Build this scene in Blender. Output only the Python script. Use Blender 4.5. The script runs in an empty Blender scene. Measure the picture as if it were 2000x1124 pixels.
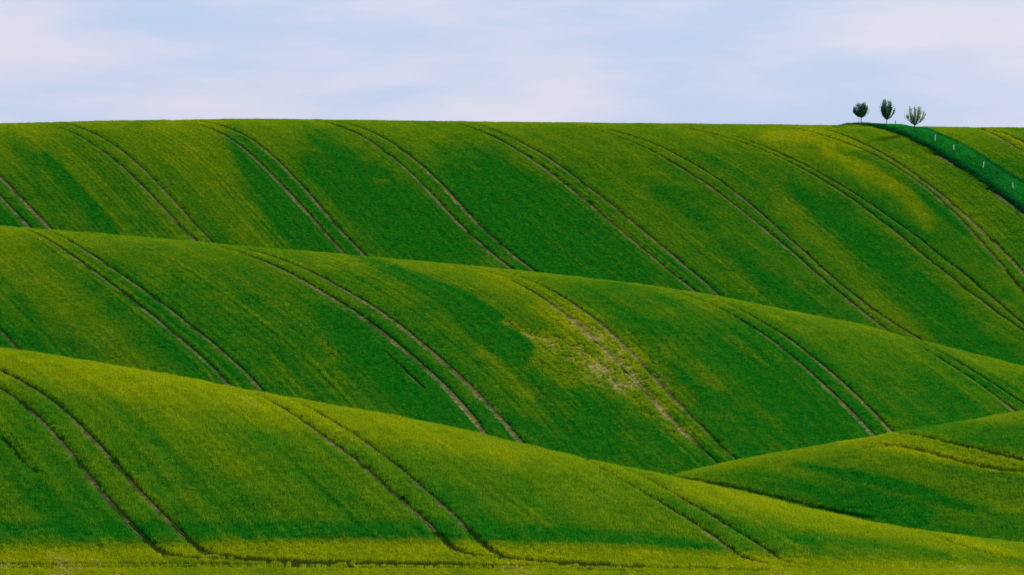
import bpy, math, random
import numpy as np

S = bpy.context.scene
COL = S.collection
R = math.radians
random.seed(7)
RNG = np.random.default_rng(11)

# ------------------------------------------------------------------ camera
F = 9357.0          # focal length in photo pixels (2000 wide)
HZ = 400.0          # row of the true horizon in the photo
cam = bpy.data.objects.new("camera", bpy.data.cameras.new("camera"))
COL.objects.link(cam)
cam.location = (0, 0, 0)
cam.rotation_euler = (R(90), 0, 0)
cam.data.sensor_width = 36
cam.data.lens = F / 2000 * 36
cam.data.shift_y = -(562 - HZ) / 2000
cam.data.clip_start = 1
cam.data.clip_end = 20000
S.camera = cam

# ------------------------------------------------------------------ light
SUN_EL, SUN_AZ = 27, 42            # elevation; azimuth measured from +Y (view) towards +X (right)
sun = bpy.data.objects.new("sun", bpy.data.lights.new("sun", "SUN"))
COL.objects.link(sun)
sun.data.energy = 5.0
sun.data.angle = R(0.8)
sun.data.color = (1.0, 0.93, 0.80)
sun.rotation_euler = (R(90 - SUN_EL), 0, R(180 - SUN_AZ))
W = bpy.data.worlds.new("World")
S.world = W
W.use_nodes = True
nt = W.node_tree
nt.nodes.clear()
def N(tree, typ, **kw):
    n = tree.nodes.new(typ)
    for k, v in kw.items():
        if k.startswith("i_"):
            n.inputs[k[2:].replace("_", " ")].default_value = v
        else:
            setattr(n, k, v)
    return n
def L(tree, a, b): tree.links.new(a, b)
def world_nodes():
    out = N(nt, "ShaderNodeOutputWorld")
    sky = N(nt, "ShaderNodeTexSky", sky_type="NISHITA", sun_disc=False)
    sky.sun_elevation = R(SUN_EL)
    sky.sun_rotation = R(SUN_AZ)
    sky.air_density = 1.0; sky.dust_density = 0.6; sky.ozone_density = 2.0
    bgs = N(nt, "ShaderNodeBackground"); bgs.inputs[1].default_value = 0.08
    L(nt, sky.outputs[0], bgs.inputs[0])
    tc = N(nt, "ShaderNodeTexCoord")
    mp = N(nt, "ShaderNodeMapping"); mp.inputs["Scale"].default_value = (14, 14, 62)
    mp.inputs["Location"].default_value = (7.7, 0.0, 1.3)
    L(nt, tc.outputs["Generated"], mp.inputs[0])
    n1 = N(nt, "ShaderNodeTexNoise"); n1.inputs["Scale"].default_value = 1.0
    n1.inputs["Detail"].default_value = 5; n1.inputs["Roughness"].default_value = 0.52
    n1.inputs["Distortion"].default_value = 0.0
    L(nt, mp.outputs[0], n1.inputs["Vector"])
    rp = N(nt, "ShaderNodeValToRGB")
    rp.color_ramp.interpolation = "EASE"
    rp.color_ramp.elements[0].position = 0.34; rp.color_ramp.elements[0].color = (0.0, 0.0, 0.0, 1)
    rp.color_ramp.elements[1].position = 0.66; rp.color_ramp.elements[1].color = (1, 1, 1, 1)
    L(nt, n1.outputs[0], rp.inputs[0])
    cl = N(nt, "ShaderNodeMix", data_type="RGBA")
    cl.inputs["A"].default_value = (0.49, 0.64, 0.94, 1)      # thin veil over the blue
    cl.inputs["B"].default_value = (0.76, 0.75, 0.95, 1)      # pale lilac cloud
    L(nt, rp.outputs[0], cl.inputs["Factor"])
    bgc = N(nt, "ShaderNodeBackground"); bgc.inputs[1].default_value = 0.77
    L(nt, cl.outputs["Result"], bgc.inputs[0])
    mx = N(nt, "ShaderNodeMixShader"); mx.inputs[0].default_value = 0.85
    L(nt, bgs.outputs[0], mx.inputs[1]); L(nt, bgc.outputs[0], mx.inputs[2])
    L(nt, mx.outputs[0], out.inputs[0])
world_nodes()
S.view_settings.view_transform = "Standard"
S.view_settings.look = "None"
S.view_settings.exposure = 0.32
S.view_settings.gamma = 1

#TERRAIN_BEGIN
# ------------------------------------------------------------------ terrain
def smooth_curve(pts, sig=45):
    g = np.arange(-2000, 4001, 10.0)
    p = np.array(pts, float)
    y = np.interp(g, p[:, 0], p[:, 1])
    sl, sr = (p[1, 1] - p[0, 1]) / (p[1, 0] - p[0, 0]), (p[-1, 1] - p[-2, 1]) / (p[-1, 0] - p[-2, 0])
    lo, hi = g < p[0, 0], g > p[-1, 0]
    y[lo] = p[0, 1] + sl * 400 * np.tanh((g[lo] - p[0, 0]) / 400)
    y[hi] = p[-1, 1] + sr * 400 * np.tanh((g[hi] - p[-1, 0]) / 400)
    k = np.exp(-0.5 * (np.arange(-20, 21) * 10 / sig) ** 2); k /= k.sum()
    y = np.convolve(np.pad(y, 20, mode="edge"), k, mode="valid")
    return lambda u: np.interp(u, g, y)
Y_FAR = smooth_curve([(0,245.5),(100,243),(250,239.8),(400,236.8),(500,236.5),(700,238.5),(900,241.5),(1200,245),(1500,247.5),(1650,249),(1800,251.5),(2000,253)], 30)
Y_MID = smooth_curve([(0,444),(100,453),(200,461),(300,468),(400,477),(500,486),(600,494),(700,502.5),(800,511),(900,521),(1000,531),(1100,541),(1200,552),(1300,565),(1360,574),(1408,583),(1500,602),(1560,614),(1680,637),(1780,665),(1880,690),(2000,720)], 30)
Y_FRONT = smooth_curve([(0,685),(100,698),(200,715),(300,732),(400,751),(500,769.5),(592,787),(750,813.5),(850,832),(925,850),(1000,868),(1100,891),(1200,913),(1300,935),(1400,956),(1500,980),(1600,1005),(1700,1026),(1800,1043),(2000,1068)], 30)
Y_SIDE = smooth_curve([(700,1085),(900,1045),(1100,990),(1200,960),(1320,931),(1425,906),(1500,892),(1600,875),(1700,856),(1750,846),(1875,827),(2000,806)], 30)
D_FAR = smooth_curve([(0,622),(1000,620),(2000,612)], 100)
D_MID = smooth_curve([(0,445),(1000,426),(2000,396)], 100)
D_FRONT = smooth_curve([(0,290),(500,279),(1000,267),(1300,261),(2000,246)], 100)
D_SIDE = smooth_curve([(1000,300),(1300,304),(2000,306)], 100)
FLOOR = smooth_curve([(0,-16.9),(1000,-16.9),(1500,-17.6),(2000,-18.7)], 100)
CANOPY = dict(far=1.5, middle=4., side=6., front=5.5)      # photo pixels of standing crop above the ground at each crest
HILLS = dict(far=(Y_FAR, D_FAR, 4.2, 31.), middle=(Y_MID, D_MID, 6.0, 23.), side=(Y_SIDE, D_SIDE, 8.0, 15.), front=(Y_FRONT, D_FRONT, 9.8, 22.))

def value_noise(x, y, seed):
    xi, yi = np.floor(x).astype(np.int64), np.floor(y).astype(np.int64)
    fx, fy = x - xi, y - yi
    fx, fy = fx * fx * (3 - 2 * fx), fy * fy * (3 - 2 * fy)
    def h(a, b):
        n = (a * 374761393 + b * 668265263 + seed * 974634541) & 0x7fffffff
        n = ((n ^ (n >> 13)) * 1274126177) & 0x7fffffff
        return ((n ^ (n >> 16)) & 0xffff) / 65535.0
    return (h(xi, yi) * (1 - fx) + h(xi + 1, yi) * fx) * (1 - fy) + (h(xi, yi + 1) * (1 - fx) + h(xi + 1, yi + 1) * fx) * fy
def fbm(x, y, seed, octaves=4, rough=0.5):
    s, a, t = 0., 1., 0.
    for o in range(octaves):
        s = s + a * value_noise(x * 2 ** o + o * 17.3, y * 2 ** o - o * 9.1, seed + o); t += a; a *= rough
    return s / t
def smax(a, b, k): return np.maximum(a, b) + np.maximum(k - np.abs(a - b), 0) ** 2 / (4 * k)
def hill_y(name, u, d):
    yr, dr, sl, k = HILLS[name]
    t = d - dr(u)
    return yr(u) + CANOPY[name] + sl * (np.sqrt(t * t + k * k) - k)
def height(u, d):
    """ground height at photo column u and depth d (both arrays)"""
    H = lambda y: (HZ - y) / F * d
    step = np.clip((d - 236) / 40, 0, 1); step = step * step * (3 - 2 * step)
    far_drop = np.clip((d - 660) / 100, 0, 1)
    near = np.clip((200 - d) / 200, 0, 1)
    fl = (FLOOR(u) - .065 * np.clip(238 - d, 0, 50)) * (1 - near ** 1.3) - 2.2 * near ** 1.3 - 9 * step - 5 * far_drop
    h = smax(fl, H(hill_y("front", u, d)), 1.0)
    h = smax(h, H(hill_y("side", u, d)), 1.2)
    h = smax(h, H(hill_y("middle", u, d)), 1.6)
    h = smax(h, H(hill_y("far", u, d)), 2.0)
    x = (u - 1000) / F * d
    amp = np.clip((d - 205) / 20, 0, 1)
    crest = np.ones_like(d)
    for nm in HILLS:                                   # keep the sharp sky-lines where they are
        crest = np.minimum(crest, 0.25 + 0.75 * np.clip(np.abs(d - HILLS[nm][1](u)) / 30, 0, 1))
    return h + amp * crest * (0.30 * (fbm(x / 14, d / 22, 3, 2) - .5) + 0.10 * (fbm(x / 4, d / 7, 9, 2) - .5))
def row(u, d, h=None): return HZ - F * (height(u, d) if h is None else h) / d

# face of each hill that the picture shows, from crest to foot
D_GRID = np.arange(200.0, 700.0, 0.25)
def to_depth(hill, u, y):
    """depth at which column u meets row y on the near face of a hill"""
    res = np.empty(len(u))
    for i, (a, b) in enumerate(zip(u, y)):
        dr = float(HILLS[hill][1](a))
        d = np.arange(dr, dr - 120, -0.25)
        d = d[d > 200]
        yy = np.maximum.accumulate(row(np.full_like(d, a), d))
        res[i] = np.interp(b, yy, d)
    return res
#TRACKS
TRACKS = {
 "far": [
  [[(0,388),(31,419),(56,447)], [(0,349.5),(31.5,379),(66.5,419.5),(98,449)], 1],
  [[(101.5,250),(140,260),(168,276),(196,295),(227.5,321.5),(269.5,360),(297.5,388),(329,419.5),(353.5,444),(381.5,475.5)],
   [(143.5,250),(175,260),(203,272.5),(227.5,290),(259,318),(287,342.5),(318.5,374),(350,405.5),(381.5,440.5),(413,477)], .8],
  [[(367.5,241.7),(402.5,251.5),(434,265.5),(465.5,285),(497,311),(528.5,342.5),(560,377.5),(595,414),(630,451),(668.5,496.5)],
   [(392,241),(427,248),(458.5,258.5),(490,276),(521.5,298.8),(553,328.5),(588,367),(623,407),(658,444),(696.5,488)], 1],
  [[(665,251.5),(700,266),(735.6,286),(764,307),(792.5,334),(824.5,369.5),(856.6,399.7),(888.6,430),(920.6,462),(956,494),(992,525)],
   [(700,252),(735.6,266),(771,286),(803,309),(835,339),(871,376.6),(906.4,412),(942,447.8),(977.6,480),(1009.6,508),(1036,528)], 1],
  [[(878,243),(920.6,253.8),(963,269.8),(1002.5,291),(1038,314),(1073.7,341),(1109,369.5),(1145,398),(1180.4,426.4),(1216,456.7),(1251.6,485),(1287,515.4),(1322.8,547.4),(1354.8,572)],
   [(910,243),(956,253.8),(995.4,271.6),(1034.5,291),(1070,310.7),(1105.7,335.7),(1141,362),(1177,391),(1212.5,419),(1248,451),(1283.6,478),(1319,504.7),(1354.8,536.7),(1399,577.7)], 1],
  [[(1127,250),(1173,261),(1216,273),(1255,291),(1298,314),(1340.6,337.4),(1400,374),(1435.6,403.5),(1471,432.4),(1506.8,461),(1542,492.5),(1578,523.6),(1613.5,557),(1649,586),(1684.7,614.8),(1729,650)],
   [(1169.8,253.8),(1216,262.7),(1255,277),(1298,296.5),(1340.6,316),(1376,337.4),(1400,352),(1440,383.5),(1480,414.6),(1520,448),(1555.7,481),(1591,514.7),(1627,545.8),(1662.5,579),(1702.5,612.6),(1738,639),(1778,661.5)], .9],
  [[(1400,267.8),(1453,283),(1507,303),(1551,325.6),(1591,350),(1631,374.6),(1667,397),(1707,421),(1747,450),(1782.6,479),(1818,514.7),(1854,546),(1894,579),(1934,608),(1998,659)],
   [(1400,261),(1453,274.5),(1507,294.5),(1551,314.5),(1591,337),(1631,361),(1667,383.5),(1707,408),(1747,432.4),(1787,461),(1822.6,492.5),(1858,519),(1894,550),(1934,586),(1969,612.6),(1998,635)], .9],
  [[(1547,254.5),(1591,265.6),(1631,276.7),(1667,285.6),(1702.5,303),(1747,330),(1787,354.6),(1822.6,381),(1854,412),(1885,443.5),(1911.6,472),(1942.7,506),(1974,541),(1998,572.5)],
   [(1640,265.6),(1685,281),(1725,305.6),(1765,330),(1800,354.6),(1836,383.5),(1871.5,410),(1902.7,439),(1934,470),(1965,501),(1998,537)], 1],
  [[(1932,262),(1960,277),(1980,288),(2000,300)], [(1940,255.7),(1966,266),(1984,275),(2000,280)], 1.1],
 ],
 "middle": [
  [[(0,649.5),(35.6,688.7)], None, 1],
  [[(53,450),(85,466),(117,489),(149,511),(181.5,530),(213.5,555),(245.5,580),(277.6,607),(309.6,631.7),(341.6,656.7),(373.7,685),(402,712),(427,735),(446.6,756)],
   [(103,454),(135,473),(164,493),(196,514),(228,534),(260,555),(292,578),(324,603),(356,630),(388,655),(420,680),(452,705),(480.4,733),(510.7,768.8)], .9],
  [[(430.6,482),(469.8,496.5),(509,512.5),(548,532),(583.6,548),(619,569.5),(641,580),(682,607),(723,633.5),(755.5,656),(788,680.6),(813,705),(837,731.7),(862,758),(886.5,785),(911,809.5),(935.7,834),(954,853)],
   [(494.7,487.6),(534,503.6),(569,519.6),(605,537),(641,553.7),(682,576),(723,600.8),(764,625),(796.5,650),(829,672),(858,699),(886.5,727.6),(911,756),(935.7,785),(960,809.5),(985,834),(1009,856.6),(1027.7,871.7)], 1.1],
  [[(935.6,529),(968,537),(1001,557.8),(1034,578),(1071,596.7),(1107.6,619),(1144,646),(1177,672),(1210,709),(1238.6,744),(1263,775),(1296,818),(1324,844),(1352,868),(1380,890),(1408,908)],
   [(1009,541),(1050,564),(1091,582),(1132,607),(1173,637.6),(1206,660),(1238.6,691),(1267,721.5),(1296,758),(1328,804),(1360,836),(1388,860),(1416,884),(1448,904)], .7],
  [[(1352,584),(1392,602),(1432,622),(1472,644),(1504,666),(1536,690),(1564,716),(1592,742),(1620,768),(1648,796),(1676,822),(1706,853)],
   [(1400,590),(1440,608),(1480,630),(1516,650),(1548,672),(1580,694),(1612,720),(1640,748),(1672,780),(1700,808),(1742,846)], 1],
  [[(1784,674),(1824,698),(1860,720),(1892,740),(1920,762),(1952,784),(1980,806)],
   [(1808,680),(1848,700),(1888,722),(1924,744),(1960,768),(2000,794)], 1],
 ],
 "front": [
  [[(0,765),(31.6,784.7),(63,812),(95,844),(122,873.5),(150,905),(177.7,938.7),(205,974),(233,1007.8),(256.7,1035.5),(276.5,1053),(296,1071),(320,1085)],
   [(0,729),(31.6,747),(63,765),(95,784.7),(126,810),(158,840),(185.6,867.6),(213,897),(237,925),(260.7,952.5),(284,980),(312,1007.8),(335.7,1031.5),(359.4,1053),(379,1071),(403,1083)], 1],
  [[(452.5,759),(487.5,771.5),(519,785.5),(550.5,803),(582,820.5),(613.5,843),(645,866),(673,890.5),(701,913),(729,936),(757,958.8),(785,981.5),(813,1006),(837.5,1028.8),(855,1051.5),(879.5,1070.8)],
   [(547,780),(582,794),(617,810),(652,829),(683.5,850),(715,871),(743,892),(771,915),(799,936),(827,960.5),(855,983),(879.5,1006),(904,1030.5),(925,1053),(946,1070.8)], 1],
  [[(1150,909),(1180,925),(1215,945),(1250,965),(1285,985),(1320,1007.5),(1355,1030),(1390,1052.5),(1420,1075)],
   [(1220,920),(1260,942.5),(1300,962.5),(1340,985),(1380,1010),(1420,1032.5),(1460,1057.5),(1500,1082.5)], 1.25],
 ],
}
#TERRAIN_END
FREE = [   # hill, bare half width (m), points in the photo: turning loops, headland lines, a painted shade line
 ("front", .25, [(245,1022),(263,1041),(278,1055),(291,1066),(305,1077),(320,1085),(347,1092),(430,1097),(520,1101),(650,1105)]),
 ("front", .25, [(330,1026),(347,1042),(361,1055),(374,1066),(388,1076),(403,1083),(434,1091),(520,1098),(600,1101),(720,1104),(900,1106)]),
 ("front", .25, [(836,1027),(848,1042),(860,1055),(873,1066),(886,1076),(905,1085),(942,1092),(1050,1100),(1200,1108)]),
 ("front", .25, [(900,1027),(914,1042),(927,1055),(940,1066),(955,1078),(974,1089),(1016,1099),(1100,1106),(1250,1110)]),
 ("front", .18, [(1414,1072),(1432,1085),(1455,1096),(1495,1107),(1560,1115)]),
 ("front", .18, [(1494,1079),(1512,1092),(1535,1102),(1585,1112)]),
 ("front", .17, [(-150,1106),(100,1107),(300,1106),(500,1107),(700,1108),(1000,1110),(1300,1114),(1500,1120)]),
 ("front", .17, [(-150,1114),(200,1113),(450,1112),(700,1114),(1000,1116),(1250,1121)]),
 ("front", .16, [(1820,1052),(1880,1076),(1950,1096),(2030,1110)]),
 ("front", .12, [(5,862),(20,875),(35,893),(52,915),(72,932)]),
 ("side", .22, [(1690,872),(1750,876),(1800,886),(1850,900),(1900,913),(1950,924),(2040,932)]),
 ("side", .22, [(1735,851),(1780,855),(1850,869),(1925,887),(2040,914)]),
 ("side", .26, [(1300,934),(1350,943),(1400,951),(1450,962),(1500,974),(1550,986),(1600,998),(1650,1009),(1700,1019)]),  # dark strip painted in for the shade gap behind the front crest
 ("middle", .10, [(752,690),(775,712),(800,737),(830,765)]),
]
EDGE_PATHS = [("far", .22, [(1824,301),(1836,307),(1850,315),(1864,323),(1878,331)]),
              ("far", .15, [(1930,369),(1945,380),(1960,391),(1985,409),(2020,436)])]
VERGE_LO = [(1690,251),(1720,256),(1750,264),(1783,279),(1810,292),(1840,307),(1870,326),(1900,346),(1930,367),(1960,388),(2000,417),(2040,447)]
VERGE_HI = [(1815,257),(1838,267),(1865,277),(1890,290),(1915,305),(1940,322),(1970,340),(2000,358),(2040,384)]

def fit_line(hill, pts):
    """world x as a smooth function of depth for a traced line"""
    t = np.array(pts, float)
    t = t[t[:, 1] > HILLS[hill][0](t[:, 0]) + 5]
    d = to_depth(hill, t[:, 0], t[:, 1]); x = (t[:, 0] - 1000) / F * d
    c, sc = d.mean(), max(np.ptp(d) / 2, 3)
    deg = 3 if len(d) > 6 else (2 if len(d) > 3 else 1)
    p = np.polyfit((d - c) / sc, x, deg)
    dp = np.polyder(p)
    lo, hi = d.min(), d.max()
    def f(q):
        q = np.asarray(q, float)
        qc = np.clip(q, lo, hi)
        return np.polyval(p, (qc - c) / sc) + np.polyval(dp, (qc - c) / sc) / sc * (q - qc)
    return f, lo, hi
def free_line(hill, pts):
    t = np.array(pts, float)
    n = 12 * (len(t) - 1)
    s = np.linspace(0, len(t) - 1, n)
    g = np.stack([np.interp(s, np.arange(len(t)), t[:, i]) for i in (0, 1)], 1)
    k = np.ones(13) / 13
    g = np.stack([np.convolve(np.pad(g[:, i], 6, mode="reflect", reflect_type="odd"), k, mode="valid") for i in (0, 1)], 1)
    d = to_depth(hill, g[:, 0], g[:, 1])
    return (g[:, 0] - 1000) / F * d, d
LINES = {h: [] for h in HILLS}      # smooth lines: (f, lo, hi, half width)
PAIRS = {h: [] for h in HILLS}      # middle of each pair of wheel tracks
for h, prs in TRACKS.items():
    for a, b, w in prs:
        fs = [fit_line(h, t) for t in (a, b) if t is not None]
        for f, lo, hi in fs: LINES[h].append((f, lo, hi, dict(far=.21, front=.155).get(h, .18) * w))
        PAIRS[h].append((lambda q, fs=fs: sum(f(q) for f, _, _ in fs) / len(fs)) if len(fs) == 2 else (lambda q, fs=fs: fs[0][0](q) - 1.1))
FREE_W = [(h, w * .7, *free_line(h, p)) for h, w, p in FREE]
EDGE_W = [(h, w * 1.6, *free_line(h, [(a, b + 3) for a, b in p])) for h, w, p in EDGE_PATHS]
def verge_edge(pts, anchor):
    t = np.array(pts, float)
    d = to_depth("far", t[:, 0], t[:, 1])
    o = np.argsort(d)
    dd = np.concatenate([d[o], [D_FAR(anchor) + 3, D_FAR(anchor) + 25]])
    xx = np.concatenate([((t[:, 0] - 1000) / F * d)[o], [(anchor - 1000) / F * D_FAR(anchor), (anchor - 1000) / F * D_FAR(anchor) - 6]])
    g = np.arange(dd[0] - 10, dd[-1], .5)
    x = np.interp(g, dd, xx); k = np.ones(17) / 17
    x = np.convolve(np.pad(x, 8, mode="reflect", reflect_type="odd"), k, mode="valid")
    return lambda q: np.interp(q, g, x)
V_LO = verge_edge(VERGE_LO, 1664)
V_HI = verge_edge(VERGE_HI, 1788)
def verge_t(x, d):
    """position across the grass verge, 0 at its lower-left edge, 1 at the upper-right one"""
    return (x - V_LO(d)) / np.maximum(V_HI(d) - V_LO(d), .5)
def verge_lift(x, d):
    t = np.clip(verge_t(x, d), 0, 1)
    a, b = np.clip(t / .11, 0, 1), np.clip((t - .5) / .5, 0, 1)
    return 0.36 * a * a * (3 - 2 * a) * (1 - b * b * (3 - 2 * b))

# crop colour patches, some painting hill-foot shade, traced in the photo: (hill, [(col,row)...], [half width px...], feather, dry, thin)
PATCH = [
 ("far", [(325,262),(385,325),(440,405),(500,500)], [40,40,40,40], 18, .22, 0),
 ("far", [(455,268),(505,330),(560,400),(620,470),(660,520)], [18,32,44,44,44], 10, -.45, 0),
 ("far", [(15,270),(40,295),(70,330)], [8,16,10], 12, -.3, 0),
 ("far", [(90,310),(140,370),(190,430),(215,460)], [8,12,16,16], 10, -.35, 0),
 ("far", [(0,420),(30,445)], [20,20], 10, -.3, 0),
 ("far", [(260,300),(330,400),(380,470)], [26,30,30], 18, .2, 0),
 ("far", [(620,290),(760,390),(880,520)], [40,60,60], 40, -.25, 0),
 ("far", [(900,330),(1020,430),(1180,560)], [40,70,80], 40, -.3, 0),
 ("far", [(1290,370),(1430,500),(1560,600)], [20,30,30], 25, -.12, 0),
 ("far", [(1200,330),(1330,440),(1460,560)], [20,24,24], 20, .12, 0),
 ("far", [(1330,268),(1530,290),(1780,340),(1940,430)], [14,26,34,26], 28, .16, 0),
 ("far", [(1500,268),(1580,272),(1640,283),(1690,296)], [9,12,12,6], 10, .4, .12),
 ("far", [(1610,300),(1665,325),(1720,352),(1765,378),(1815,440)], [8,15,16,16,12], 12, .38, .12),
 ("far", [(1640,298),(1700,318),(1760,352),(1830,400),(1880,450)], [6,10,12,16,16], 6, -.35, 0),
 ("far", [(1550,370),(1620,430),(1700,500),(1800,590),(1900,680),(1960,720)], [14,26,36,40,34,30], 18, -.35, 0),
 ("far", [(1530,400),(1620,480),(1720,575),(1800,640)], [20,24,24,20], 22, .2, 0),
 ("far", [(1860,400),(1920,470),(1990,570)], [10,12,12], 10, .25, 0),
 ("far", [(1930,257),(1970,272),(2010,292)], [7,8,9], 7, .3, .1),
 ("far", [(735,357),(755,358)], [4,3], 3, .35, .1),
 ("middle", [(685,504),(740,522),(800,548),(860,577),(910,608),(960,650),(1010,690)], [3,9,15,20,26,34,30], 6, -.6, 0),
 ("middle", [(960,545),(1060,590),(1160,640),(1230,700)], [24,30,34,30], 24, .35, 0),
 ("middle", [(1060,600),(1120,632),(1180,680),(1235,740),(1290,806),(1350,860)], [10,24,36,38,30,16], 30, .16, .55),
 ("middle", [(1230,660),(1290,720),(1350,790)], [14,14,10], 14, .12, .3),
 ("middle", [(985,632),(1040,664)], [7,7], 5, .5, .45),
 ("middle", [(1060,672),(1110,700),(1160,735),(1200,755)], [18,28,30,20], 20, .15, .52),
 ("middle", [(1010,690),(1060,720),(1110,755)], [14,16,14], 14, .25, .25),
 ("middle", [(1300,690),(1350,720),(1400,760)], [14,16,10], 16, .15, .25),
 ("middle", [(1420,665),(1470,700),(1490,715)], [12,10,8], 12, .14, .2),
 ("middle", [(945,690),(990,735),(1040,780)], [12,14,12], 12, .2, .2),
 ("middle", [(625,668),(650,700)], [8,8], 10, .14, .2),
 ("middle", [(0,540),(80,590),(170,660),(260,740)], [50,60,50,40], 24, .28, 0),
 ("middle", [(530,700),(570,745),(606,782)], [3,3,3], 4, .3, .3),
 ("middle", [(640,640),(800,750),(940,830),(1060,870),(1180,880)], [26,44,40,34,26], 36, -.22, 0),  # painted shade where the middle hill's foot turns from the sun
 ("middle", [(1440,650),(1540,740),(1620,840)], [40,60,60], 30, -.25, 0),
 ("middle", [(700,650),(800,760),(900,840)], [30,50,50], 30, -.2, 0),  # more shade of the middle foot put into the crop colour
 ("side", [(1645,868),(1710,866),(1780,875),(1860,890),(1930,903),(2040,921)], [8,11,13,16,17,19], 13, .38, .14),
 ("side", [(1720,884),(1800,897),(1880,912),(1950,926)], [6,8,9,6], 5, .45, 0),
 ("side", [(1770,846),(1850,846),(1930,855),(2040,866)], [6,16,24,28], 14, -.3, 0),
 ("side", [(1560,915),(1660,935),(1750,955),(1840,985),(1900,1003)], [5,9,11,10,6], 5, -.4, 0),
 ("side", [(1380,930),(1500,945),(1650,975),(1800,1010)], [10,20,26,20], 14, -.15, 0),
 ("side", [(1950,1000),(2040,1005)], [8,10], 6, .35, 0),
 ("side", [(1700,905),(1800,935),(1900,965),(2000,985)], [12,16,18,14], 12, .2, 0),
 ("front", [(0,720),(150,735),(300,762),(450,795),(600,825),(800,865),(1000,905)], [30,32,34,30,26,24,18], 26, .36, 0),
 ("front", [(230,765),(330,830),(430,900),(500,950)], [30,36,36,26], 30, .22, 0),
 ("front", [(1330,965),(1500,1000),(1640,1030),(1800,1065),(1960,1090)], [16,24,22,16,12], 14, .28, 0),
 ("front", [(-50,1046),(200,1044),(420,1045)], [12,14,12], 10, -.35, 0),  # shade of the concave foot painted as greener crop
 ("front", [(440,1046),(620,1044),(860,1044),(1060,1050),(1250,1062),(1400,1078)], [11,13,13,12,10,6], 9, -.35, 0),  # rest of the front foot's shade, put into the colour
 ("front", [(0,900),(60,960),(150,1030)], [50,50,40], 40, -.25, 0),
 ("front", [(1310,985),(1450,1045),(1600,1075)], [10,14,8], 10, -.2, 0),
 ("front", [(1560,1060),(1700,1072),(1850,1092)], [8,10,8], 8, -.3, 0),
 ("front", [(380,1074),(520,1069),(700,1066)], [4,3,2], 3, .3, 0),
 ("front", [(1840,1052),(1900,1072),(1960,1088),(2030,1104)], [5,7,8,8], 5, .35, 0),
]
HEADLAND = smooth_curve([(0,1075),(250,1073),(380,1073),(520,1066),(700,1063),(860,1066),(1000,1070),(1200,1074),(1400,1088),(1600,1097),(1800,1106),(2000,1112)], 30)
def patches(hill, u, y):
    dry = np.zeros_like(u); thin = np.zeros_like(u)
    for h, pts, hw, fe, dd, tt in PATCH:
        if h != hill: continue
        p = np.array(pts, float); wd = np.array(hw, float)
        m = (u > p[:, 0].min() - 90) & (u < p[:, 0].max() + 90) & (y > p[:, 1].min() - 90) & (y < p[:, 1].max() + 90)
        if not m.any(): continue
        um, ym = u[m], y[m]
        best = np.full(um.shape, -1e9)
        for i in range(len(p) - 1):
            a, b = p[i], p[i + 1]; v = b - a; l2 = v @ v
            t = np.clip(((um - a[0]) * v[0] + (ym - a[1]) * v[1]) / l2, 0, 1)
            dist = np.hypot(um - a[0] - t * v[0], ym - a[1] - t * v[1])
            best = np.maximum(best, wd[i] * (1 - t) + wd[i + 1] * t - dist)
        s = np.clip(best / fe * .5 + .5, 0, 1); s = s * s * (3 - 2 * s)
        s = s * (.55 + .9 * fbm(um / 9, ym / 9, 140 + len(p), 4, .6))
        dry[m] += dd * .8 * s; thin[m] += tt * s
    return dry, thin
def crop_state(hill, u, d, y, x):
    """how ripe (dry) and how thin the crop stands at each place, with some hill light and shade painted in"""
    dry, thin = patches(hill, u, y)
    base = dict(far=.12, middle=.06, side=.16, front=.19)[hill]
    along = x + .27 * (d - 400)                         # the drilling runs down and to the right
    n1 = fbm(along / 6, d / 55, 21, 4, .55) - .5
    n2 = fbm(along / 1.2, d / 16, 33, 3, .6) - .5
    n3 = fbm(x / 2.2, d / 3.4, 57, 3, .6) - .5
    stripe = value_noise(along / .8, d / 60, 71) - .5   # single passes of the drill
    dry = base + dry + .42 * n1 + .26 * n2 + .26 * n3 + .06 * stripe
    knoll_light = np.exp(-((d - HILLS[hill][1](u)) / dict(far=34, middle=22, side=14, front=18)[hill]) ** 2)    # crest light painted as ripeness, with some dry shallow soil
    dry = dry + .38 * knoll_light * (.5 + fbm(x / 9, d / 14, 5, 3))
    if hill == "front":
        e = np.clip((y - HEADLAND(u)) / 11 + .5, 0, 1)
        dry = dry * (1 - e) + e * (.80 + .6 * n1 + .6 * n2 + .5 * n3)
    spots = np.clip((fbm(along / .24, d / 3.2, 91, 4, .75) - .30) * 2.2, 0, 1)
    thin0 = thin
    thin = np.clip(thin * (.55 + .70 * spots), 0, .74)
    dry = dry + 1.5 * thin0 * spots
    return np.clip(dry, 0, 1.5), thin
def track_gap(hill, x, d):
    """signed distance outside the nearest wheel track (m)"""
    g = np.full(x.shape, 9.)
    wob = .04 * (value_noise(x * 0 + d / .8, d / 5, 44) - .5) + .05 * (value_noise(d / .35, d * 0, 45) - .5)
    for f, lo, hi, w in LINES[hill]:
        on = (d > lo - (1.0 if hill == "front" else 16)) & (d < hi + 30)
        g = np.where(on, np.minimum(g, np.abs(x - f(d)) * .96 - w + wob), g)
    for h, w, xs, ds in FREE_W + EDGE_W:
        if h != hill: continue
        m = (x > xs.min() - 1) & (x < xs.max() + 1) & (d > ds.min() - 1) & (d < ds.max() + 1)
        if not m.any(): continue
        xm, dm = x[m], d[m]; best = np.full(xm.shape, 9.)
        for i in range(0, len(xs) - 1):
            ax, ay, vx, vy = xs[i], ds[i], xs[i + 1] - xs[i], ds[i + 1] - ds[i]
            t = np.clip(((xm - ax) * vx + (dm - ay) * vy) / max(vx * vx + vy * vy, 1e-6), 0, 1)
            best = np.minimum(best, np.hypot(xm - ax - t * vx, dm - ay - t * vy))
        g[m] = np.minimum(g[m], best - w + wob[m])
    return g

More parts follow.
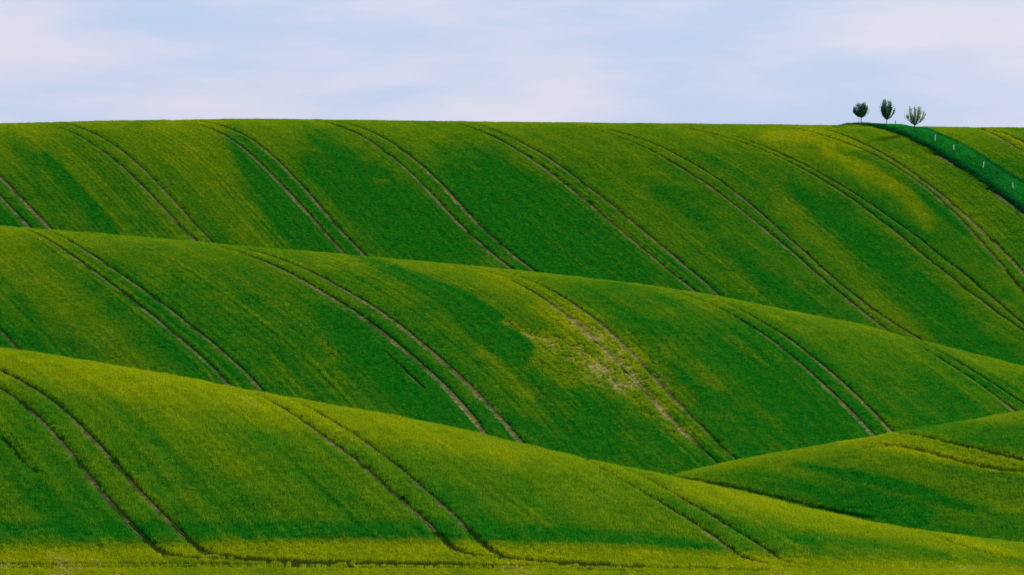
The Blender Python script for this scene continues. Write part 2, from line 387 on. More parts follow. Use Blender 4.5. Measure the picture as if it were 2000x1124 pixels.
# ------------------------------------------------------------------ materials
def material(name):
    m = bpy.data.materials.new(name); m.use_nodes = True
    m.node_tree.nodes.clear()
    return m, m.node_tree
def mixcol(t, a, b, fac):
    n = N(t, "ShaderNodeMix", data_type="RGBA")
    for k, v in (("A", a), ("B", b)):
        if isinstance(v, tuple): n.inputs[k].default_value = (*v, 1)
        else: L(t, v, n.inputs[k])
    if isinstance(fac, float): n.inputs["Factor"].default_value = fac
    else: L(t, fac, n.inputs["Factor"])
    return n.outputs["Result"]
def math_node(t, op, a, b=None, clamp=False):
    n = N(t, "ShaderNodeMath", operation=op, use_clamp=clamp)
    for i, v in enumerate((a, b)):
        if v is None: continue
        if isinstance(v, (int, float)): n.inputs[i].default_value = v
        else: L(t, v, n.inputs[i])
    return n.outputs[0]
def attr(t, name, typ="GEOMETRY"):
    n = N(t, "ShaderNodeAttribute", attribute_name=name, attribute_type=typ)
    return n.outputs["Fac"]
LUSH = (0.0003, 0.178, 0.009)
RIPE = (0.350, 0.385, 0.003)
def leaf_material(name, lush, ripe, tip, trans):
    m, t = material(name)
    out = N(t, "ShaderNodeOutputMaterial")
    dry = attr(t, "dry", "INSTANCER")
    rnd = N(t, "ShaderNodeObjectInfo").outputs["Random"]
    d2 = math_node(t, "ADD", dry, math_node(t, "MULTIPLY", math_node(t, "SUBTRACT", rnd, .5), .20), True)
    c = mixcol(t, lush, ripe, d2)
    straw = math_node(t, "MULTIPLY", math_node(t, "SUBTRACT", dry, 1.0), 1.6, True)
    c = mixcol(t, c, (0.50, 0.42, 0.17), straw)         # withered plants
    hgt = attr(t, "tip")
    hh = math_node(t, "MULTIPLY", math_node(t, "POWER", hgt, 2.0), .22)
    c = mixcol(t, c, tip, hh)
    hsv = N(t, "ShaderNodeHueSaturation")
    L(t, c, hsv.inputs["Color"])
    L(t, math_node(t, "ADD", math_node(t, "MULTIPLY", rnd, .24), .88), hsv.inputs["Value"])
    df = N(t, "ShaderNodeBsdfDiffuse"); tr = N(t, "ShaderNodeBsdfTranslucent")
    L(t, hsv.outputs[0], df.inputs[0]); L(t, hsv.outputs[0], tr.inputs[0])
    mx = N(t, "ShaderNodeMixShader"); mx.inputs[0].default_value = trans
    L(t, df.outputs[0], mx.inputs[1]); L(t, tr.outputs[0], mx.inputs[2])
    L(t, mx.outputs[0], out.inputs[0])
    return m
M_WHEAT = leaf_material("wheat_leaf", LUSH, RIPE, (0.05, 0.26, 0.008), .42)
M_VERGE = leaf_material("verge_grass", (0.003, 0.095, 0.022), (0.020, 0.34, 0.018), (0.010, 0.24, 0.020), .40)
def ground_material():
    m, t = material("field_ground")
    out = N(t, "ShaderNodeOutputMaterial"); b = N(t, "ShaderNodeBsdfDiffuse")
    geo = N(t, "ShaderNodeNewGeometry")
    n = N(t, "ShaderNodeTexNoise"); n.inputs["Scale"].default_value = 5; n.inputs["Detail"].default_value = 4
    L(t, geo.outputs["Position"], n.inputs["Vector"])
    soil = mixcol(t, (0.22, 0.170, 0.055), (0.42, 0.34, 0.12), n.outputs[0])
    green = mixcol(t, (0.006, 0.075, 0.004), (0.09, 0.115, 0.003), attr(t, "dry"))
    f = math_node(t, "MULTIPLY", attr(t, "thin"), 1.9, True)
    L(t, mixcol(t, green, soil, f), b.inputs[0]); L(t, b.outputs[0], out.inputs[0])
    return m
def soil_material():
    m, t = material("bare_soil")
    out = N(t, "ShaderNodeOutputMaterial"); b = N(t, "ShaderNodeBsdfDiffuse")
    geo = N(t, "ShaderNodeNewGeometry")
    n = N(t, "ShaderNodeTexNoise"); n.inputs["Scale"].default_value = 2.2; n.inputs["Detail"].default_value = 6
    n.inputs["Roughness"].default_value = .65
    L(t, geo.outputs["Position"], n.inputs["Vector"])
    rp = N(t, "ShaderNodeValToRGB")
    rp.color_ramp.elements[0].position = .30; rp.color_ramp.elements[0].color = (0.09, 0.068, 0.026, 1)
    rp.color_ramp.elements[1].position = .70; rp.color_ramp.elements[1].color = (0.42, 0.325, 0.115, 1)
    L(t, n.outputs[0], rp.inputs[0])
    g = N(t, "ShaderNodeTexNoise"); g.inputs["Scale"].default_value = .16; g.inputs["Detail"].default_value = 5
    L(t, geo.outputs["Position"], g.inputs["Vector"])
    gr = N(t, "ShaderNodeMapRange"); gr.inputs["From Min"].default_value = .50; gr.inputs["From Max"].default_value = .66
    gr.inputs["To Max"].default_value = .95
    L(t, g.outputs[0], gr.inputs["Value"])              # low weeds where the wheels seldom run
    L(t, mixcol(t, rp.outputs[0], (0.008, 0.06, 0.006), gr.outputs[0]), b.inputs[0])
    bp = N(t, "ShaderNodeBump"); bp.inputs["Strength"].default_value = .6; bp.inputs["Distance"].default_value = .05
    L(t, n.outputs[0], bp.inputs["Height"]); L(t, bp.outputs[0], b.inputs["Normal"])
    L(t, b.outputs[0], out.inputs[0])
    return m
def plain_material(name, c1, c2, scale, rough=.8, stretch=(1, 1, 1)):
    m, t = material(name)
    out = N(t, "ShaderNodeOutputMaterial"); b = N(t, "ShaderNodeBsdfPrincipled")
    tc = N(t, "ShaderNodeTexCoord"); mp = N(t, "ShaderNodeMapping"); mp.inputs["Scale"].default_value = stretch
    L(t, tc.outputs["Object"], mp.inputs[0])
    n = N(t, "ShaderNodeTexNoise"); n.inputs["Scale"].default_value = scale; n.inputs["Detail"].default_value = 4
    L(t, mp.outputs[0], n.inputs["Vector"])
    L(t, mixcol(t, c1, c2, n.outputs[0]), b.inputs["Base Color"])
    b.inputs["Roughness"].default_value = rough; b.inputs["Specular IOR Level"].default_value = 0.0 if rough > .88 else .3
    L(t, b.outputs[0], out.inputs[0])
    return m
def foliage_material(name, c1, c2, trans=.35):
    m, t = material(name)
    out = N(t, "ShaderNodeOutputMaterial")
    geo = N(t, "ShaderNodeNewGeometry")
    c = mixcol(t, c1, c2, geo.outputs["Random Per Island"])
    df = N(t, "ShaderNodeBsdfDiffuse"); tr = N(t, "ShaderNodeBsdfTranslucent")
    L(t, c, df.inputs[0]); L(t, c, tr.inputs[0])
    mx = N(t, "ShaderNodeMixShader"); mx.inputs[0].default_value = trans
    L(t, df.outputs[0], mx.inputs[1]); L(t, tr.outputs[0], mx.inputs[2])
    L(t, mx.outputs[0], out.inputs[0])
    return m
M_GROUND = ground_material()
M_SOIL = soil_material()
M_TROD_SHADE = plain_material("trodden_crop_and_shade", (0.012, 0.035, 0.004), (0.06, 0.085, 0.012), 1.6, .95)  # flattened crop in wheelings; also paints the side hill's shade gap
M_BARK = plain_material("tree_bark", (0.022, 0.018, 0.024), (0.07, 0.05, 0.05), 14, .9, (1, 1, .25))
M_STAKE = plain_material("weathered_wood", (0.09, 0.07, 0.08), (0.20, 0.16, 0.16), 10, .85, (1, 1, .15))
M_GUARD = plain_material("white_plastic", (0.78, 0.80, 0.78), (0.88, 0.90, 0.87), 6, .5)
M_LEAF = foliage_material("tree_leaf", (0.012, 0.095, 0.040), (0.05, 0.21, 0.06))
M_BLOSSOM = foliage_material("young_leaf", (0.06, 0.18, 0.03), (0.26, 0.36, 0.10))

# ------------------------------------------------------------------ object helpers
def link(name, verts, faces, mat, parent=None, smooth=False):
    me = bpy.data.meshes.new(name)
    me.from_pydata([tuple(map(float, v)) for v in verts], [], faces)
    me.materials.append(mat)
    if smooth: me.shade_smooth()
    o = bpy.data.objects.new(name, me); COL.objects.link(o)
    if parent: o.parent = parent
    return o
def grid_mesh(name, P, keep, mat, smooth=True):
    """mesh from a lattice of points P[i,j,3], keeping the quads marked"""
    ni, nj = P.shape[:2]
    idx = np.arange(ni * nj).reshape(ni, nj)
    q = np.stack([idx[:-1, :-1], idx[1:, :-1], idx[1:, 1:], idx[:-1, 1:]], -1)[keep]
    used, inv = np.unique(q.ravel(), return_inverse=True)
    me = bpy.data.meshes.new(name)
    v = P.reshape(-1, 3)[used]; q = inv.reshape(-1, 4)
    me.vertices.add(len(v)); me.vertices.foreach_set("co", v.astype(np.float32).ravel())
    me.loops.add(q.size); me.loops.foreach_set("vertex_index", q.astype(np.int32).ravel())
    me.polygons.add(len(q)); me.polygons.foreach_set("loop_start", np.arange(0, q.size, 4, dtype=np.int32))
    me.update(calc_edges=True)
    if smooth: me.shade_smooth()
    me.materials.append(mat)
    o = bpy.data.objects.new(name, me); COL.objects.link(o)
    return o, used
def set_attr(o, name, vals):
    a = o.data.attributes.new(name, "FLOAT", "POINT"); a.data.foreach_set("value", np.asarray(vals, np.float32))
def tag(o, label=None, cat=None, group=None, kind=None):
    for k, v in (("label", label), ("category", cat), ("group", group), ("kind", kind)):
        if v: o[k] = v
    return o

# ------------------------------------------------------------------ the ground sheets
def xyz(u, d, lift=0.):
    return np.stack([(u - 1000) / F * d, d, height(u, d) + lift], -1)
GU = np.concatenate([np.arange(-1200, -200, 60.), np.arange(-200, 2200, 12.), np.arange(2200, 3201, 60.)])
GD = np.concatenate([np.arange(20, 200, 12.), np.arange(200, 680, .8), np.arange(680, 861, 10.)])
U, D = np.meshgrid(GU, GD, indexing="ij")
GH = height(U, D)
GP = np.stack([(U - 1000) / F * D, D, GH], -1)
GY = row(U, D, GH)
RUNMIN = np.minimum.accumulate(np.concatenate([np.full((len(GU), 1), 9e9), GY], 1), 1)[:, :-1]
def foot(a, b):
    """the valley line between two crests, for every column"""
    lo, hi = HILLS[a][1](GU), HILLS[b][1](GU)
    m = (GD[None] > lo[:, None]) & (GD[None] < hi[:, None])
    return GD[np.argmin(np.where(m, GH, 9e9), 1)]
VAL1 = foot("front", "side"); VAL3 = foot("middle", "far")
VAL2 = np.where(GU > 1180, foot("side", "middle"), VAL1)
CD = (GD[:-1] + GD[1:]) / 2
def band(lo, hi): return ((CD[None] >= lo[:-1, None]) & (CD[None] < hi[:-1, None]))
Z0, Z9 = np.zeros_like(GU), np.full_like(GU, 9999)
for nm, hill, lo, hi, lab in (
    ("front_hill", "front", Z0, VAL1, "nearest green hill slope falling to the lower right"),
    ("side_hill", "side", VAL1, VAL2, "low rounded hill at lower right with a tan strip"),
    ("middle_hill", "middle", VAL2, VAL3, "long middle hill slope with a worn pale patch"),
    ("far_hill", "far", VAL3, Z9, "farthest hill slope meeting the sky")):
    k = band(lo, hi)
    if not k.any(): continue
    o, used = grid_mesh(nm, GP, k, M_GROUND)
    uu, dd = U.ravel()[used], D.ravel()[used]
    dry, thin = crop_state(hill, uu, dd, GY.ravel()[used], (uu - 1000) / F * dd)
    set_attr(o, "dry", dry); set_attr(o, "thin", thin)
    tag(o, lab, kind="structure")
ring = [(6000 * math.cos(a), 6000 * math.sin(a), -34) for a in np.linspace(0, 2 * math.pi, 64, endpoint=False)]
tag(link("ground", ring, [list(range(64))], M_GROUND), "low land around the hills", kind="structure")

# wheel tracks: sunken strips of bare soil in the crop, and one painted shade line
def track_strip(x, d, w, mat=M_SOIL, name="wheel_track_or_shade", lift=.012):
    n = len(x)
    tx, td = np.gradient(x), np.gradient(d); l = np.hypot(tx, td) + 1e-9
    nx, nd = td / l, -tx / l
    cols = []
    for s, z in ((-1.25, .02), (-.9, .012), (-.45, .0), (0, .01), (.45, .0), (.9, .012), (1.25, .02)):
        jit = w * .10 * (value_noise(np.arange(n) * .31 + s * 7, np.full(n, s * 3.), 5) - .5)
        xx, dd = x + nx * (w * s + jit), d + nd * (w * s + jit)
        cols.append(xyz(xx / dd * F + 1000, dd, lift + z))
    P = np.stack(cols, 1)
    o, _ = grid_mesh(name, P, np.ones((n - 1, len(cols) - 1), bool), mat)
    return o
for h in LINES:
    for f, lo, hi, w in LINES[h]:
        q = np.arange(max(lo - 14, 222 if h == "front" else 0), hi + 26, .6)
        if h == "front": q = q[q > lo + (3.4 if lo < 232 else -.5)]
        tag(track_strip(f(q), q, w), "bare soil tractor wheel track running down the %s hill" % h, kind="structure", group="tractor wheel tracks")
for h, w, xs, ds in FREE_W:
    tag(track_strip(xs, ds, w, M_TROD_SHADE if h in ("front", "side") else M_SOIL), "tractor wheel track or painted shade line crossing the %s hill" % h, kind="structure", group="tractor wheel tracks")
for h, w, xs, ds in EDGE_W:
    tag(track_strip(xs, ds, w * 1.3, lift=.03), "bare soil edge beside the dark grass verge", kind="structure", group="bare edges of the verge")

# the grass verge with the trees
qd = np.arange(478, 640, .7); qt = np.linspace(0, 1, 13)
vx = V_LO(qd)[:, None] * (1 - qt) + V_HI(qd)[:, None] * qt
vd = np.repeat(qd[:, None], len(qt), 1)
VP = xyz(vx / vd * F + 1000, vd, .015 + 0.0) ; VP[..., 2] += verge_lift(vx, vd)
o, used = grid_mesh("grass_verge", VP, np.ones((len(qd) - 1, len(qt) - 1), bool), M_VERGE)
tag(o, "dark green grass verge running down from the three trees", kind="structure")

# ------------------------------------------------------------------ standing crop
def tuft(name, mat, blades, h, spread, width, seed, upright=.35):
    r = random.Random(seed); v = []; f = []; tips = []
    for _ in range(blades):
        a = r.uniform(0, 2 * math.pi); q = spread * math.sqrt(r.random())
        bx, by = q * math.cos(a), q * math.sin(a)
        la = r.uniform(0, 2 * math.pi); lean = r.uniform(.05, upright) * h
        hh = h * r.uniform(.7, 1.12); w = width * r.uniform(.7, 1.2)
        fa = r.uniform(0, math.pi); wx, wy = math.cos(fa) * w / 2, math.sin(fa) * w / 2
        lx, ly = math.cos(la) * lean, math.sin(la) * lean
        k = len(v)
        v += [(bx - wx * .7, by - wy * .7, -.03), (bx + wx * .7, by + wy * .7, -.03),
              (bx + lx * .35 - wx, by + ly * .35 - wy, hh * .62), (bx + lx * .35 + wx, by + ly * .35 + wy, hh * .62),
              (bx + lx, by + ly, hh)]
        tips += [0, 0, .6, .6, 1]
        f += [(k, k + 1, k + 3, k + 2), (k + 2, k + 3, k + 4)]
    me = bpy.data.meshes.new(name); me.from_pydata(v, [], f); me.materials.append(mat)
    a = me.attributes.new("tip", "FLOAT", "POINT"); a.data.foreach_set("value", tips)
    return bpy.data.objects.new(name, me)
def tuft_set(name, mat, n, **kw):
    c = bpy.data.collections.new(name)                 # only a source for the geometry nodes below
    for i in range(n): c.objects.link(tuft(name, mat, seed=i * 13 + 5, **kw))
    return c
WHEAT = tuft_set("wheat_tuft", M_WHEAT, 6, blades=40, h=.32, spread=.19, width=.021)
GRASS = tuft_set("grass_tuft", M_VERGE, 5, blades=24, h=.30, spread=.20, width=.032, upright=.6)
def scatter(name, pos, dry, scale, source, label):
    me = bpy.data.meshes.new(name)
    me.vertices.add(len(pos)); me.vertices.foreach_set("co", pos.astype(np.float32).ravel())
    for k, v in (("dry", dry), ("size", scale)):
        a = me.attributes.new(k, "FLOAT", "POINT"); a.data.foreach_set("value", v.astype(np.float32))
    rot = np.zeros((len(pos), 3), np.float32)
    rot[:, 2] = RNG.uniform(0, 6.283, len(pos)); rot[:, :2] = RNG.normal(0, .10, (len(pos), 2))
    a = me.attributes.new("turn", "FLOAT_VECTOR", "POINT"); a.data.foreach_set("vector", rot.ravel())
    a = me.attributes.new("pick", "INT", "POINT"); a.data.foreach_set("value", RNG.integers(0, 64, len(pos)).astype(np.int32))
    o = bpy.data.objects.new(name, me); COL.objects.link(o)
    g = bpy.data.node_groups.new(name, "GeometryNodeTree")
    g.interface.new_socket("Geometry", in_out="INPUT", socket_type="NodeSocketGeometry")
    g.interface.new_socket("Geometry", in_out="OUTPUT", socket_type="NodeSocketGeometry")
    gi, go = g.nodes.new("NodeGroupInput"), g.nodes.new("NodeGroupOutput")
    ci = N(g, "GeometryNodeCollectionInfo"); ci.inputs["Collection"].default_value = source
    ci.inputs["Separate Children"].default_value = True; ci.inputs["Reset Children"].default_value = True
    ip = N(g, "GeometryNodeInstanceOnPoints"); ip.inputs["Pick Instance"].default_value = True
    def na(nm, ty):
        n = N(g, "GeometryNodeInputNamedAttribute", data_type=ty); n.inputs["Name"].default_value = nm
        return n.outputs["Attribute"]
    e2r = N(g, "FunctionNodeEulerToRotation")
    g.links.new(na("turn", "FLOAT_VECTOR"), e2r.inputs[0])
    g.links.new(gi.outputs[0], ip.inputs["Points"]); g.links.new(ci.outputs[0], ip.inputs["Instance"])
    g.links.new(e2r.outputs[0], ip.inputs["Rotation"]); g.links.new(na("size", "FLOAT"), ip.inputs["Scale"])
    g.links.new(na("pick", "INT"), ip.inputs["Instance Index"])
    g.links.new(ip.outputs[0], go.inputs[0])
    md = o.modifiers.new("scatter", "NODES"); md.node_group = g
    return tag(o, label, kind="stuff")
def look_up(T, u, d):
    iu = np.clip(np.searchsorted(GU, u), 1, len(GU) - 1); iu -= (GU[iu] - u) > (u - GU[iu - 1])
    jd = np.clip(np.searchsorted(GD, d) - 1, 0, len(GD) - 1)
    return T[iu, jd]
def row_points(hill, spacing, d0, d1):
    """points along the drill rows, which keep parallel to the wheel tracks"""
    prs = sorted(PAIRS[hill], key=lambda f: float(f((d0 + d1) / 2)))
    if len(prs) < 2: return None
    dd = np.arange(d0, d1, spacing)
    C = np.stack([f(dd) for f in prs], 0)
    for _ in range(3): C = np.concatenate([[2 * C[0] - C[1]], C, [2 * C[-1] - C[-2]]], 0)
    C = np.maximum.accumulate(C, 0)
    nr = int(np.median(np.diff(C, axis=0)) / spacing)
    xs = []
    for k in range(len(C) - 1):
        for i in range(nr): xs.append(C[k] * (1 - i / nr) + C[k + 1] * (i / nr))
    x = np.array(xs); d = np.repeat(dd[None], len(x), 0)
    x = x + RNG.normal(0, spacing * .14, x.shape); d = d + RNG.uniform(-.5, .5, d.shape) * spacing
    off = RNG.normal(0, 1, len(x)); off = off - .5 * np.convolve(off, np.ones(3) / 3, "same")
    return x.ravel(), d.ravel(), np.repeat(off[:, None], x.shape[1], 1).ravel()
def even_points(spacing, x0, x1, d0, d1):
    x, d = np.meshgrid(np.arange(x0, x1, spacing), np.arange(d0, d1, spacing), indexing="ij")
    return (x + RNG.uniform(-.5, .5, x.shape) * spacing).ravel(), (d + RNG.uniform(-.5, .5, d.shape) * spacing).ravel()
def sow(hill, label, spacing, d0, d1):
    p = row_points(hill, spacing, d0, d1) if hill != "side" else even_points(spacing, 4, 47, d0, d1)
    x, d, rk = p if len(p) == 3 else (*p, np.zeros(len(p[0])))
    u = x / d * F + 1000
    dr = HILLS[hill][1](u)
    k = (u > -330) & (u < 2330) & (d < dr + 10)
    if hill == "front":
        k &= (row(u, d) < HEADLAND(u) + RNG.uniform(-2, 2, len(u)))
        x2, d2 = even_points(spacing, -35, 35, 211, 240)
        u2 = x2 / d2 * F + 1000
        k2 = (u2 > -330) & (u2 < 2330) & (row(u2, d2) >= HEADLAND(u2) - 2)
        x, d, rk = np.concatenate([x[k], x2[k2]]), np.concatenate([d[k], d2[k2]]), np.concatenate([rk[k], x2[k2] * 0])
    else:
        if hill == "middle":
            k &= d > np.where(u > 1230, D_SIDE(u) + 10, D_FRONT(u) + 12)
        if hill == "side": k &= (u > 1200) & (d > D_FRONT(u) + 3)
        if hill == "far":
            k &= d > D_MID(u) + 12
            t = verge_t(x, d); k &= ~((t > -.02) & (t < 1.02))
        x, d, rk = x[k], d[k], rk[k]
    u = x / d * F + 1000
    z = height(u, d); y = row(u, d, z)
    k = y - .45 * F / d < look_up(RUNMIN, u, d) + 9
    x, d, u, z, y, rk = x[k], d[k], u[k], z[k], y[k], rk[k]
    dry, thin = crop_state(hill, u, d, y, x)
    dry = np.clip(dry + .07 * rk * (.4 + 1.2 * fbm(x / 5, d / 12, 200, 2)), 0, 1.5)      # rows differ a little
    g = track_gap(hill, x, d)
    k = (g > .115 + RNG.normal(0, .022, len(x))) & (RNG.random(len(x)) > thin)
    x, d, z, y, u, dry, thin, g, rk = x[k], d[k], z[k], y[k], u[k], dry[k], thin[k], g[k], rk[k]
    sz = RNG.uniform(.87, 1.12, len(x)) * (1 + .06 * rk) * (1 - .45 * thin) * (.86 + .3 * fbm(x / 1.1, d / 2.3, 66, 2)) * np.where(g < .22, .9, 1)
    sz *= 1 - .28 * np.clip((y - HEADLAND(u) + 14) / 22, 0, 1) if hill == 'front' else (1.12 if hill == 'far' else 1.0)
    print(hill, "tufts", len(x), flush=True)
    return scatter("wheat_crop", np.stack([x, d, z], -1), dry, sz, WHEAT, label)
sow("front", "short green wheat covering the nearest hill and headland", .20, 211, 305)
sow("side", "green wheat with a ripe tan strip on the low right hill", .22, 246, 316)
sow("middle", "green wheat in drilled rows on the middle hill", .23, 330, 458)
sow("far", "green wheat in drilled rows on the farthest hill", .27, 468, 634)
def sow_verge():
    x, d = even_points(.24, 33, 82, 480, 634)
    t = verge_t(x, d); u = x / d * F + 1000
    rag = .05 * (fbm(d / 1.5, d * 0 + 3, 8, 4, .7) - .5) * 2
    k = (t > -.01 + rag) & (t < 1.01 + rag * .6) & (u < 2330)
    x, d, t, u = x[k], d[k], t[k], u[k]
    z = height(u, d) + verge_lift(x, d)
    k = (HZ - F * z / d) - .6 * F / d < look_up(RUNMIN, u, d) + 9
    x, d, t, u, z = x[k], d[k], t[k], u[k], z[k]
    edge = np.exp(-((t - .05) / .075) ** 2) + .5 * np.exp(-((t - .97) / .06) ** 2)      # uncut taller grass at the edges
    w = .6 * fbm(x / 2, d / 4, 12, 3) + .4 * fbm(x / .7, d / 1.2, 13, 2)
    dry = np.clip(.9 * w - .75 * edge, 0, 1)
    sz = (.65 + .5 * RNG.random(len(x))) * (1 + .7 * edge) * (.7 + .6 * w)
    print("verge tufts", len(x))
    scatter("verge_grass", np.stack([x, d, z], -1), dry, sz, GRASS, "rough dark green grass on the verge under the trees")
sow_verge()

# ------------------------------------------------------------------ trees, guards and stakes on the verge
def verge_point(u, y=None, back=0.):
    """ground point on the verge; y None means on the crest itself"""
    d = float(D_FAR(u)) - back if y is None else float(to_depth("far", np.array([u]), np.array([y + 2.0]))[0])
    x = (u - 1000) / F * d
    z = float(height(np.array([u * 1.]), np.array([d]))[0] + verge_lift(np.array([x]), np.array([d]))[0])
    return x, d, z
def tube(v, f, path, radii, sides=6):
    base = len(v)
    path = [np.array(p, float) for p in path]
    for i, p in enumerate(path):
        t = path[min(i + 1, len(path) - 1)] - path[max(i - 1, 0)]; t /= np.linalg.norm(t) + 1e-9
        a = np.cross(t, (0.31, 0.95, 0.07)); a /= np.linalg.norm(a) + 1e-9
        b = np.cross(t, a)
        for s in range(sides):
            an = 2 * math.pi * s / sides
            v.append(tuple(p + (a * math.cos(an) + b * math.sin(an)) * radii[i]))
    for i in range(len(path) - 1):
        for s in range(sides):
            k = base + i * sides; n = (s + 1) % sides
            f.append((k + s, k + n, k + sides + n, k + sides + s))
    f.append(tuple(base + s for s in range(sides))[::-1])
    f.append(tuple(base + (len(path) - 1) * sides + s for s in range(sides)))
def bezier(a, b, c, n):
    a, b, c = map(lambda q: np.array(q, float), (a, b, c))
    return [a * (1 - t) ** 2 + b * 2 * t * (1 - t) + c * t * t for t in np.linspace(0, 1, n)]
def empty(name, loc):
    o = bpy.data.objects.new(name, None); COL.objects.link(o); o.location = loc
    o.empty_display_size = .2
    return o
def make_tree(name, loc, px, fork, top, env, limbs, leaf_n, leaf, leafmat, seed, thick, clump, fill, label):
    """env: half width of the crown (photo px) at fractions of its height; px: metres per photo pixel"""
    r = random.Random(seed)
    root = empty(name, loc)
    v, f, lv, lf = [], [], [], []
    fz, tz = fork * px, top * px
    ex = np.linspace(0, 1, len(env))
    bend = [(r.gauss(0, .012), r.gauss(0, .012), fz * t) for t in (.3, .6)]
    tube(v, f, [(0, 0, -.25), (0, 0, .03), *bend, (0, 0, fz)], [thick * 1.5, thick * 1.15, thick, thick * .95, thick * .9], 8)
    def leaf_at(p, k):
        q = leaf * r.uniform(.6, 1.25)
        n = np.array([r.gauss(0, 1), r.gauss(0, 1), r.gauss(0, .7)]); n /= np.linalg.norm(n)
        a = np.cross(n, (r.gauss(0, 1), r.gauss(0, 1), r.gauss(0, 1))); a /= np.linalg.norm(a) + 1e-9
        b = np.cross(n, a)
        i = len(lv)
        lv.extend([tuple(p - a * q * .55), tuple(p + b * q * .30), tuple(p + a * q * .55), tuple(p - b * q * .30)])
        lf.append((i, i + 1, i + 2, i + 3))
    paths = []
    for i in range(limbs):
        az = i * 2.39996 + r.uniform(-.4, .4)
        hf = r.uniform(.28, 1.0) if i % 3 else r.uniform(.85, 1.12)
        rad = np.interp(min(hf, 1), ex, env) * px * r.uniform(.55, 1.0)
        ez = fz + (tz - fz) * hf
        c = (math.cos(az) * rad * .85, math.sin(az) * rad * .85, fz + (ez - fz) * .22)
        e = (math.cos(az) * rad, math.sin(az) * rad, ez)
        p = bezier((0, 0, fz - .03 - .12 * r.random()), c, e, 9)
        p = [q + np.array([r.gauss(0, .012), r.gauss(0, .012), 0]) * (j > 0) for j, q in enumerate(p)]
        paths.append((p, thick * .55))
        for _ in range(3):                                # side shoots, growing steeply upwards
            j = r.randint(3, 6); s0 = p[j]; l = r.uniform(.25, .5) * (tz - fz) * (1 - j / 12)
            a2 = az + r.uniform(-1.3, 1.3)
            e2 = s0 + np.array([math.cos(a2) * l * .38, math.sin(a2) * l * .38, l * .9])
            hh = np.clip((e2[2] - fz) / (tz - fz), 0, 1.05); rr = math.hypot(e2[0], e2[1])
            lim = np.interp(min(hh, 1), ex, env) * px
            if rr > lim: e2[:2] *= lim / rr
            paths.append((bezier(s0, (s0 + e2) / 2 + np.array([math.cos(a2), math.sin(a2), -.5]) * l * .12, e2, 6), thick * .26))
    for p, t in paths:
        tube(v, f, p, list(np.linspace(t, .006, len(p))), 5)
    tot = sum(np.linalg.norm(p[-1] - p[0]) for p, _ in paths)
    for p, t in paths:
        n = int(leaf_n * np.linalg.norm(p[-1] - p[0]) / tot)
        for _ in range(n):
            s = (r.random() ** .8) * (len(p) - 1.001)
            if len(p) == 9 and s < 1.6: continue
            i = int(s); q = p[i] * (1 - s + i) + p[i + 1] * (s - i)
            leaf_at(q + np.array([r.gauss(0, clump), r.gauss(0, clump), r.gauss(0, clump * 1.2)]), 0)
    for _ in range(int(leaf_n * fill)):                    # twigs too fine to draw carry leaves all through the crown
        hh = r.random() ** .85; a = r.uniform(0, 2 * math.pi)
        q = np.array([math.cos(a), math.sin(a), 0]) * np.interp(hh, ex, env) * px * math.sqrt(r.random()) * .97
        q[2] = fz + (tz - fz) * hh * .97
        if value_noise(np.array([a * 1.9 + seed]), np.array([hh * 5.]), seed)[0] > .34: leaf_at(q, 0)
    link("trunk", v, f, M_BARK, root, True)
    link("crown", lv, lf, leafmat, root)
    return tag(root, label, "tree", "young trees on the verge")
PXM = 617 / F
make_tree("young_tree", verge_point(1682, None, 0), PXM, 22, 48.5, [7, 13.5, 16.5, 17, 16.5, 14, 9], 24, 7600, .11, M_LEAF, 3, .055, .048, .14,
          "leftmost tree on the skyline with a dense round dark green crown")
make_tree("young_tree", verge_point(1732, None, 0), PXM, 13, 50.5, [4, 11, 16, 18, 16.5, 13, 8], 18, 6200, .11, M_LEAF, 12, .05, .045, .12,
          "middle and tallest tree on the skyline with a dark teardrop crown")
make_tree("young_tree", verge_point(1786.5, 264), 603 / F, 17, 51, [4, 14, 20, 22.5, 22, 20, 15], 22, 6000, .085, M_BLOSSOM, 25, .06, .035, .22,
          "rightmost tree with an open goblet crown of sparse pale leaves")
def make_stake(u, y, h, rad, label, lean=(0, 0)):
    x, d, z = verge_point(u, y)
    v, f = [], []
    tube(v, f, [(0, 0, -.3), (lean[0] * .5 * h, 0, .5 * h), (lean[0] * h, 0, h - .06), (lean[0] * h, 0, h)], [rad, rad, rad * .96, rad * .55], 7)
    o = link("tree_stake", v, f, M_STAKE); o.location = (x, d, z)
    return tag(o, label, "stake", "wooden stakes beside the trees")
make_stake(1677.3, None, 1.33, .030, "thin wooden stake left of the round tree trunk", (.03, 0))
make_stake(1748.6, None, .80, .050, "short thick wooden stake right of the tallest tree")
make_stake(1783, 283, .30, .030, "very short pale wooden peg at the verge edge below the open tree")
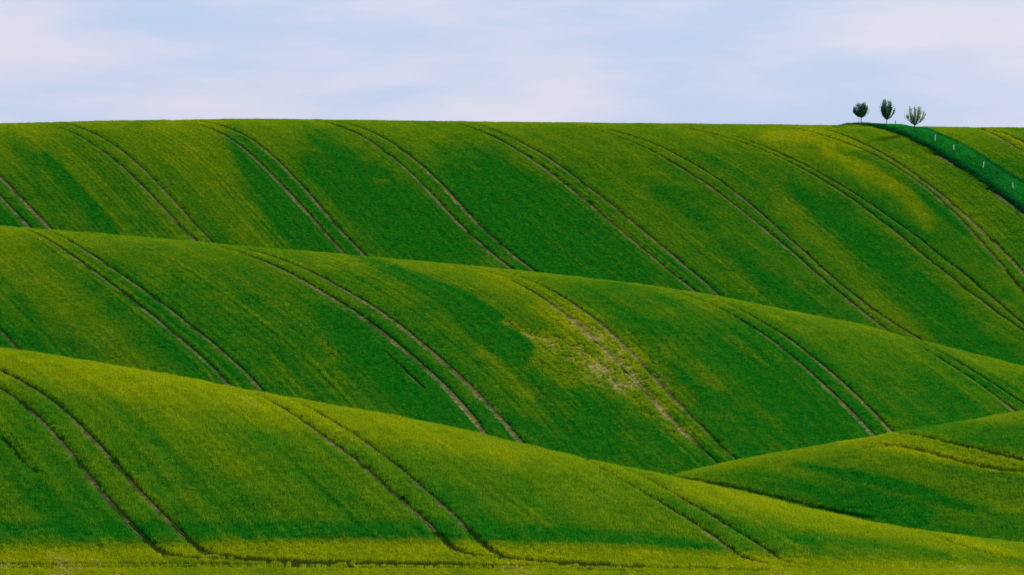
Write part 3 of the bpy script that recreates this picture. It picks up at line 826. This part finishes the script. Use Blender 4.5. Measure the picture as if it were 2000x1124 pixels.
def make_guard(u, y0, y1, lean, label):
    x, d, z = verge_point(u, y0)
    h = (y0 - y1) * d / F + .22
    root = empty("tree_guard", (x, d, z - .06))
    v, f = [], []
    n, R0, R1 = 12, .052, .042
    for zz in (0, h):
        for rr in (R0, R1):
            for s in range(n):
                a = 2 * math.pi * s / n
                v.append((math.cos(a) * rr + lean * zz, math.sin(a) * rr, zz))
    for s in range(n):
        q = (s + 1) % n
        f += [(s, q, 2 * n + q, 2 * n + s), (n + q, n + s, 3 * n + s, 3 * n + q), (2 * n + s, 2 * n + q, 3 * n + q, 3 * n + s)]
    link("tube", v, f, M_GUARD, root)
    v, f = [], []
    tube(v, f, [(.10, .02, -.2), (.10 + lean * h * .8, .02, h * .8)], [.016, .014], 5)
    link("support_stake", v, f, M_STAKE, root)
    v, f = [], []
    tube(v, f, [(0, 0, 0), (lean * h, 0, h), (lean * h + .02, .01, h + .10)], [.012, .009, .004], 5)
    tube(v, f, [(lean * h, 0, h - .02), (lean * h - .05, .01, h + .07)], [.007, .003], 4)
    link("sapling_stem", v, f, M_BARK, root)
    return tag(root, label, "tree guard", "white tree guards on the verge")
make_guard(1826.2, 281.6, 270, .03, "white tree guard tube nearest to the open pale tree")
make_guard(1862.8, 300.5, 289.7, .0, "white tree guard tube second down the verge, just above the bare soil edge")
make_guard(1919.6, 334.7, 322.5, .14, "white tree guard tube leaning right between the two bare saplings")
make_guard(1979.3, 375.8, 364, -.10, "white tree guard tube lowest on the verge, leaning left near the frame edge")
def make_sapling(u, y0, y1, seed, fork, label):
    r = random.Random(seed)
    x, d, z = verge_point(u, y0); h = (y0 - y1) * d / F
    root = empty("sapling", (x, d, z))
    v, f = [], []
    tube(v, f, [(0, 0, -.15), (.01, 0, h * fork * .5), (0, 0, h * fork)], [.035, .03, .026], 6)
    link("trunk", v, f, M_BARK, root, True)
    v, f, lv, lf = [], [], [], []
    for i in range(9):
        a = i * 2.4 + r.uniform(-.3, .3); rad = r.uniform(.10, .24); e = np.array([math.cos(a) * rad, math.sin(a) * rad, h * r.uniform(.75, 1.0)])
        p = bezier((0, 0, h * fork - .02), (e[0] * .9, e[1] * .9, h * (fork + .1)), e, 5)
        tube(v, f, p, [.016, .013, .011, .009, .005], 5)
        for _ in range(11):
            c = p[r.randint(1, 4)] + np.array([r.gauss(0, .03) for _ in range(3)]); k = len(lv)
            a1, b1 = (np.array([r.gauss(0, .03) for _ in range(3)]) for _ in range(2))
            lv += [tuple(c - a1), tuple(c + b1), tuple(c + a1), tuple(c - b1)]; lf.append((k, k + 1, k + 2, k + 3))
    link("branches", v, f, M_BARK, root)
    link("leaves", lv, lf, M_LEAF, root)
    return tag(root, label, "sapling", "dark saplings on the verge")
make_sapling(1892.6, 319, 304, 4, .45, "upper small dark sapling between two white tree guards")
make_sapling(1946.8, 355, 334.5, 9, .55, "lower small dark forked sapling above the last white tree guard")
